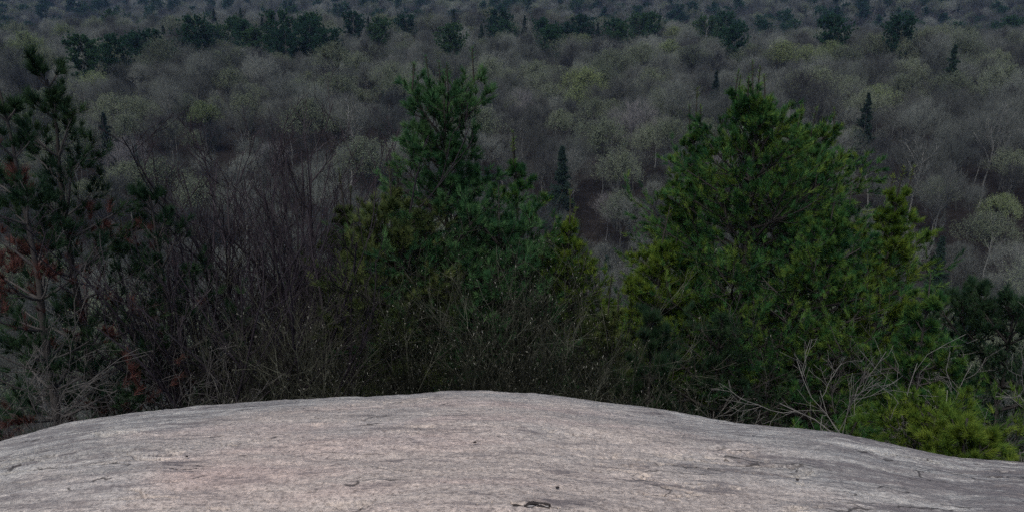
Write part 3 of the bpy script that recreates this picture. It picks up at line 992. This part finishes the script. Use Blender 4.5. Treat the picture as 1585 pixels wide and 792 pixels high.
def place_pine(name, label, cat, px, py, r, W, needle, seed, group=None, base_px=None, **kw):
    """px,py: the top of the crown in the photograph; r the ground distance"""
    a = az_of(px, py); x, y = r * math.sin(a), r * math.cos(a)
    z0 = tz(x, y) - .15
    ztop = CAMZ + slope_of(px, py) * r
    H = ztop - z0 - (.5 if kw.get("candles", 6) else 0)
    ms = pine_meshes(seed, H, W, needle, **kw)
    t = thing(name, label, cat, (x, y, z0), 0, 1, group)
    link("trunk", ms[0], t); link("branches", ms[1], t); link("needles", ms[2], t)
    if ms[3]: link("dead_needles", ms[3], t)
    return t

place_pine("white_pine", "tallest green pine of the right clump with two bare leader shoots", "pine tree", 1168, 108, 14.0, 2.05, M_ND_MIX, 11, bulge=.45, candles=8, low=.30)
place_pine("white_pine", "dark blue green pine behind and right of the tallest right pine", "pine tree", 1262, 172, 14.7, 1.8, M_ND_MIX, 12, bulge=.55, candles=4, low=.15)
place_pine("white_pine", "yellow green pine at the right side of the right pine clump", "pine tree", 1372, 262, 14.2, .9, M_ND_YEL, 13, bulge=.62, candles=3, low=.25)
place_pine("white_pine", "slender pale topped pine at the left side of the right clump", "pine tree", 1076, 140, 14.6, 1.0, M_ND_MIX, 14, bulge=.3, candles=4)
place_pine("white_pine", "low yellow green pine at the lower left of the right clump", "pine tree", 1030, 325, 13.3, 1.05, M_ND_YEL, 15, bulge=.35, candles=2)
place_pine("white_pine", "pointed yellow green young pine right of the big clump", "pine tree", 1448, 425, 12.2, 1.0, M_ND_MIX, 16, bulge=.35, candles=1)
place_pine("white_pine", "green pine filling the right clump between its tallest trees", "pine tree", 1300, 290, 13.4, 1.4, M_ND_MIX, 17, bulge=.55, candles=2)
place_pine("red_pine", "small dark long needled pine in front of the right clump", "pine tree", 1000, 478, 10.4, .55, M_ND_DARK, 18, ln=.14, nn=34, w=.006, gap=.3, candles=0, bulge=.5, n3=3, lift=2.2)
place_pine("white_pine", "yellow green spreading young pine at the rock's right edge", "pine tree", 1440, 655, 9.7, .95, M_ND_YEL, 19, bulge=.75, candles=0, gap=.2, low=.4, nn=30, lift=.2, sparse=.75)
place_pine("white_pine", "low bright green pine hugging the rock edge left of the yellow one", "pine tree", 1330, 650, 10.2, .8, M_ND_MIX, 20, bulge=.6, candles=0, gap=.3, low=.3)
place_pine("white_pine", "low yellow green pine beside the rock's right end", "pine tree", 1510, 655, 8.9, .55, M_ND_YEL, 21, bulge=.6, candles=0, gap=.26, low=.3)
place_pine("white_pine", "tall dark green pine in the middle with several bare leader shoots", "pine tree", 683, 112, 12.2, 1.3, M_ND_BLUE, 22, bulge=.5, candles=7, topw=.34, gap=.2, nlat=9, low=.1, ln=.11)
place_pine("white_pine", "thin open pine just right of the tall middle pine", "pine tree", 800, 208, 12.9, .85, M_ND_MIX, 23, bulge=.55, candles=3, sparse=.7)
place_pine("white_pine", "olive pine low on the left of the tall middle pine", "pine tree", 605, 262, 11.8, 1.2, M_ND_OLIVE, 24, bulge=.6, candles=2, sparse=.9)
place_pine("white_pine", "dull olive pine among bare shrubs, left of the middle pine", "pine tree", 520, 268, 12.8, .75, M_ND_OLIVE, 25, bulge=.4, candles=2, sparse=.55)
place_pine("white_pine", "small yellow green pine right of the middle behind catkin shrubs", "pine tree", 885, 300, 13.0, .95, M_ND_YEL, 26, bulge=.5, candles=2, sparse=.7)
place_pine("white_pine", "little olive pine below the gap between the pine clumps", "pine tree", 940, 422, 12.0, .8, M_ND_OLIVE, 27, bulge=.45, candles=2, sparse=.8)
place_pine("white_pine", "deep green pine low behind shrubs right of the middle pine", "pine tree", 760, 290, 12.0, 1.4, M_ND_BLUE, 28, bulge=.6, candles=1)
place_pine("red_pine", "tall left pine with rust red dead needles among the green", "pine tree", 76, 122, 12.0, 1.15, M_ND_DARK, 29, bulge=.55, candles=0, dead=.34, ln=.14, nn=36, w=.0075, n3=2, nlat=7, gap=.40, sparse=.85, topw=.2, wood=M_BARKD, lift=1.3, low=.1)
place_pine("red_pine", "half dead pine cut by the left edge of the photo", "pine tree", -12, 140, 11.0, 1.0, M_ND_DARK, 30, bulge=.45, candles=0, dead=.30, ln=.14, nn=36, w=.0075, n3=2, nlat=6, gap=.42, sparse=.85, wood=M_BARKD, lift=1.3)
place_pine("red_pine", "lower dark pine right of the red patched left pine", "pine tree", 226, 296, 11.6, 1.05, M_ND_DARK, 31, bulge=.5, candles=0, dead=.12, ln=.12, nn=40, w=.006, n3=2, nlat=6, gap=.42, sparse=.85, wood=M_BARKD, lift=1.3)

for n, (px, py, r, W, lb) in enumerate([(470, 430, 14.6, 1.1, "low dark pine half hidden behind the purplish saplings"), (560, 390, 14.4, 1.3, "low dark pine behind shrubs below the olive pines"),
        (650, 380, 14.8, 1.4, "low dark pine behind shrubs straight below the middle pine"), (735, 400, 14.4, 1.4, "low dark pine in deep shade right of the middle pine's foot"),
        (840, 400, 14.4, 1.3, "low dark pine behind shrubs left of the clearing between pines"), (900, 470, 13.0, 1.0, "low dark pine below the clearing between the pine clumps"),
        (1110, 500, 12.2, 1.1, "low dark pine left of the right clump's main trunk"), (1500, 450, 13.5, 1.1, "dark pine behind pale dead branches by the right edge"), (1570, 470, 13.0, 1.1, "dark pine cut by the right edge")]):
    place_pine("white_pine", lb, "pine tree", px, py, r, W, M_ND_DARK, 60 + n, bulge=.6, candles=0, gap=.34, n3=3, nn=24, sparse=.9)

# ------------------------------------------------------------------ bare shrubs, saplings
def shrub_meshes(seed, H, minr=1.0, nst=6, fan=.28, n1=7, n2=6, n3=4, r0=.014, wander=.07, up=.5, sp=.5, stems=M_STEM_P, catk=0, gnarly=False, l1=.38, l2=.5):
    rng = np.random.default_rng(seed)
    K = 10
    P0 = np.zeros((nst, K, 3)); R0 = np.zeros((nst, K))
    for s in range(nst):
        a = rng.uniform(0, 6.28); tilt = abs(rng.normal()) * fan + (.05 if nst > 1 else 0)
        d = np.array([math.cos(a) * math.sin(tilt), math.sin(a) * math.sin(tilt), math.cos(tilt)])
        p = np.array([math.cos(a) * .1, math.sin(a) * .1, 0.])
        L = H * rng.uniform(.7, 1.0)
        P0[s, 0] = p
        for k in range(1, K):
            d = unit(d + rng.normal(size=3) * wander + np.array([0, 0, .05]))
            p = p + d * L / (K - 1); P0[s, k] = p
        R0[s] = np.linspace(r0 * rng.uniform(.7, 1.2), r0 * .15, K)
    P1, R1, _, _ = grow(P0, R0, n1, .22, 1, l1, .6, sp, up, wander * 1.1, 7, rng, lambda t: 1.35 - .75 * t)
    P2, R2, _, _ = grow(P1, R1, n2, .2, 1, l2, .65, sp, up * .8, wander * 1.2, 4, rng)
    P3, R3, _, _ = grow(P2, R2, n3, .2, 1, .5, .7, sp, up * .6, wander * 1.2, 3, rng)
    f = .35
    R0 = np.maximum(R0, .004 * minr); R1 = np.maximum(R1, .0032 * minr); R2 = np.maximum(R2, .0022 * minr); R3 = np.maximum(R3, .0016 * minr)
    wood = merge([tubes(P1, R1, 4) + (0,), tubes(P2, R2, 3) + (0,), tubes(P3, R3, 3) + (0,)])
    st = tubes(P0, R0, 6)
    ms = mesh_np("stems", st[0], [st[1]], [stems], smooth=True)
    mw = mesh_np("twigs", wood[0], wood[1], [stems])
    mc = None
    if catk:
        Q = np.concatenate([P3[:, -1], P2[:, -1]]); D = unit(np.concatenate([P3[:, -1] - P3[:, -2], P2[:, -1] - P2[:, -2]]))
        pick = rng.random(len(Q)) < catk
        Q, D = Q[pick], D[pick]
        n = len(Q)
        ln = rng.uniform(.014, .030, (n, 1))
        PP = np.stack([Q, Q + D * ln * .5, Q + D * ln], 1)
        RR = np.tile([.0016, .0038, .001], (n, 1))
        c = tubes(PP, RR, 4)
        mc = mesh_np("catkins", c[0], [c[1]], [M_CATKIN], attrs={"tint": np.repeat(rng.random(n), 12)})
    return ms, mw, mc

HT = {}
def place_shrub(name, label, cat, ms, px, r, s=1.0, rz=None, group=None, sink=.1, py=None, H=None):
    a = math.atan((px - 792.5) / FPX * 1.0) if py is None else az_of(px, py)
    x, y = r * math.sin(a), r * math.cos(a)
    z0 = tz(x, y) - sink
    if py is not None:
        H = max(v for v in (max(c.co.z for c in ms[1].vertices),)) * .96 if ms[1].name not in HT else HT[ms[1].name]
        HT[ms[1].name] = H
        s = min((CAMZ + slope_of(px, py) * r - z0) / H, 1.5)
    t = thing(name, label, cat, (x, y, z0), RNG.uniform(0, 6.28) if rz is None else rz, s, group)
    link("stems", ms[0], t); link("twigs", ms[1], t)
    if ms[2]: link("catkins", ms[2], t)["kind"] = "stuff"
    return t

SAP = [shrub_meshes(400 + i, 7.0, minr=2.0, nst=[2, 3, 4, 2][i], fan=.10, n1=10, n2=4, n3=3, r0=.054, up=.6, wander=.085, sp=.58, stems=M_STEM_P, l1=.26, l2=.42) for i in range(4)]
for n, (px, py, r) in enumerate([(262, 268, 12.6), (300, 230, 12.2), (335, 215, 13.0), (372, 190, 12.4), (402, 200, 13.2), (432, 175, 12.6), (462, 165, 13.4), (478, 140, 14.5), (500, 215, 13.0),
                                 (318, 300, 11.6), (352, 290, 11.4), (418, 280, 11.8), (452, 300, 11.4), (536, 300, 12.4), (285, 330, 11.2), (445, 230, 12.0), (488, 180, 12.6), (315, 260, 12.0), (488, 330, 11.2), (387, 340, 11.0)]):
    place_shrub("bare_sapling", "leafless purplish sapling in the dense stand left of the middle pine", "sapling", SAP[n % 4], px, r, group="purplish saplings left of the middle pine", py=py, H=6.9)

CAT = [shrub_meshes(420 + i, 3.6, nst=7, fan=.38, n1=7, n2=5, n3=3, r0=.015, up=.35, sp=.62, wander=.125, stems=M_STEM_G, catk=.15) for i in range(4)]
cat_spots = [(500, 420, 10.6), (545, 400, 10.2), (590, 380, 10.6), (628, 350, 11.0), (662, 400, 10.0), (705, 350, 10.6), (738, 330, 10.9), (768, 380, 10.0), (800, 350, 10.8), (835, 300, 11.2), (862, 380, 10.4),
             (900, 400, 10.6), (520, 480, 9.6), (580, 490, 9.4), (640, 480, 9.3), (700, 490, 9.2), (760, 470, 9.3), (820, 470, 9.5), (880, 480, 9.6), (935, 500, 9.6), (985, 545, 9.4), (1050, 560, 9.6), (1100, 580, 9.6), (440, 460, 10.2), (380, 480, 10.0), (320, 500, 10.0), (260, 500, 10.0)]
for n, (px, py, r) in enumerate(cat_spots):
    place_shrub("catkin_shrub", "tangled olive grey shrub with pale catkins along the rock's edge", "shrub", CAT[n % 4], px, r, group="catkin shrubs along the rock edge", py=py, H=3.5)

DEADD = [shrub_meshes(450 + i, 3.0, nst=3, fan=.3, n1=8, n2=6, n3=4, r0=.018, up=.2, sp=.7, wander=.16, stems=M_BARKD) for i in range(2)]
DEADS = [shrub_meshes(440 + i, 3.0, nst=3, fan=.35, n1=7, n2=6, n3=3, r0=.021, up=.1, sp=.75, wander=.20, stems=M_BARKG) for i in range(3)]
for n, (px, py, r, lb) in enumerate([
        (1455, 500, 10.2, "gnarled pale dead shrub above the yellow green pine by the rock"), (1525, 460, 10.4, "crooked pale dead shrub between the right clump and the photo's right edge"),
        (1565, 470, 9.8, "pale dead shrub cut by the right edge"), (1540, 560, 9.0, "low pale dead shrub beside the rock's right end"),
        (1165, 440, 11.6, "grey dead branches tangled before the tallest right pine's trunk"), (1240, 470, 12.0, "bare grey twigs low in the right pine clump"),
        (60, 420, 10.6, "grey dead branches low in front of the left pine"), (150, 450, 10.4, "spreading bare grey limbs right of the left pine's trunk"), (20, 500, 10.0, "tangled grey dead twigs in the lower left corner by the rock"),
        (210, 500, 10.2, "leaning bare grey limbs over the left part of the rock edge")]):
    place_shrub("dead_shrub", lb, "dead shrub", DEADS[n % 3] if n < 4 or n == 4 else DEADD[n % 2], px, r, py=py, H=2.8)

# low thicket on the slope behind
SAP2 = [shrub_meshes(460 + i, 4.5, nst=5, fan=.25, n1=9, n2=6, n3=4, r0=.02, up=.6, sp=.5, stems=M_STEM_P) for i in range(3)]
x, y, r = scatter(11.5, 26, 1.75, amax=.68, seed=31)
cnt = 0
for i in range(len(x)):
    zt = tz(x[i], y[i])
    a_ = math.atan2(x[i], y[i])
    h = min(4.5, (CAMZ - .455 * r[i]) - zt) * RNG.uniform(.7, 1.0)
    if h < 1.2 or cnt > 110: continue
    cnt += 1
    t = thing("thicket_shrub", "leafless dark shrub in the thicket on the slope below the rock", "shrub", (x[i], y[i], zt - .1), RNG.uniform(0, 6.28), h / 4.4, "thicket shrubs on the slope below the rock")
    m = SAP2[i % 3]; link("stems", m[0], t); link("twigs", m[1], t)

# ------------------------------------------------------------------ haze
def build_haze():
    import bmesh
    bm = bmesh.new()
    bmesh.ops.create_cube(bm, size=1)
    lo = Vector((-2700, -2700, -60)); hi = Vector((2700, 2700, 230))
    for v in bm.verts:
        v.co = Vector([lo[i] if v.co[i] < 0 else hi[i] for i in range(3)])
    me = bpy.data.meshes.new("haze"); bm.to_mesh(me); bm.free()
    m = bpy.data.materials.new("haze"); m.use_nodes = True
    nt = m.node_tree; nt.nodes.clear()
    o = nt.nodes.new("ShaderNodeOutputMaterial"); v = nt.nodes.new("ShaderNodeVolumePrincipled")
    v.inputs["Color"].default_value = (.38, .58, 1.0, 1)
    v.inputs["Density"].default_value = .00009
    v.inputs["Anisotropy"].default_value = 0.0
    nt.links.new(v.outputs[0], o.inputs["Volume"])
    me.materials.append(m)
    h = link("haze", me); h['kind'] = 'stuff'; h['label'] = "thin blue haze over the far hills"; h['category'] = "haze"
build_haze()
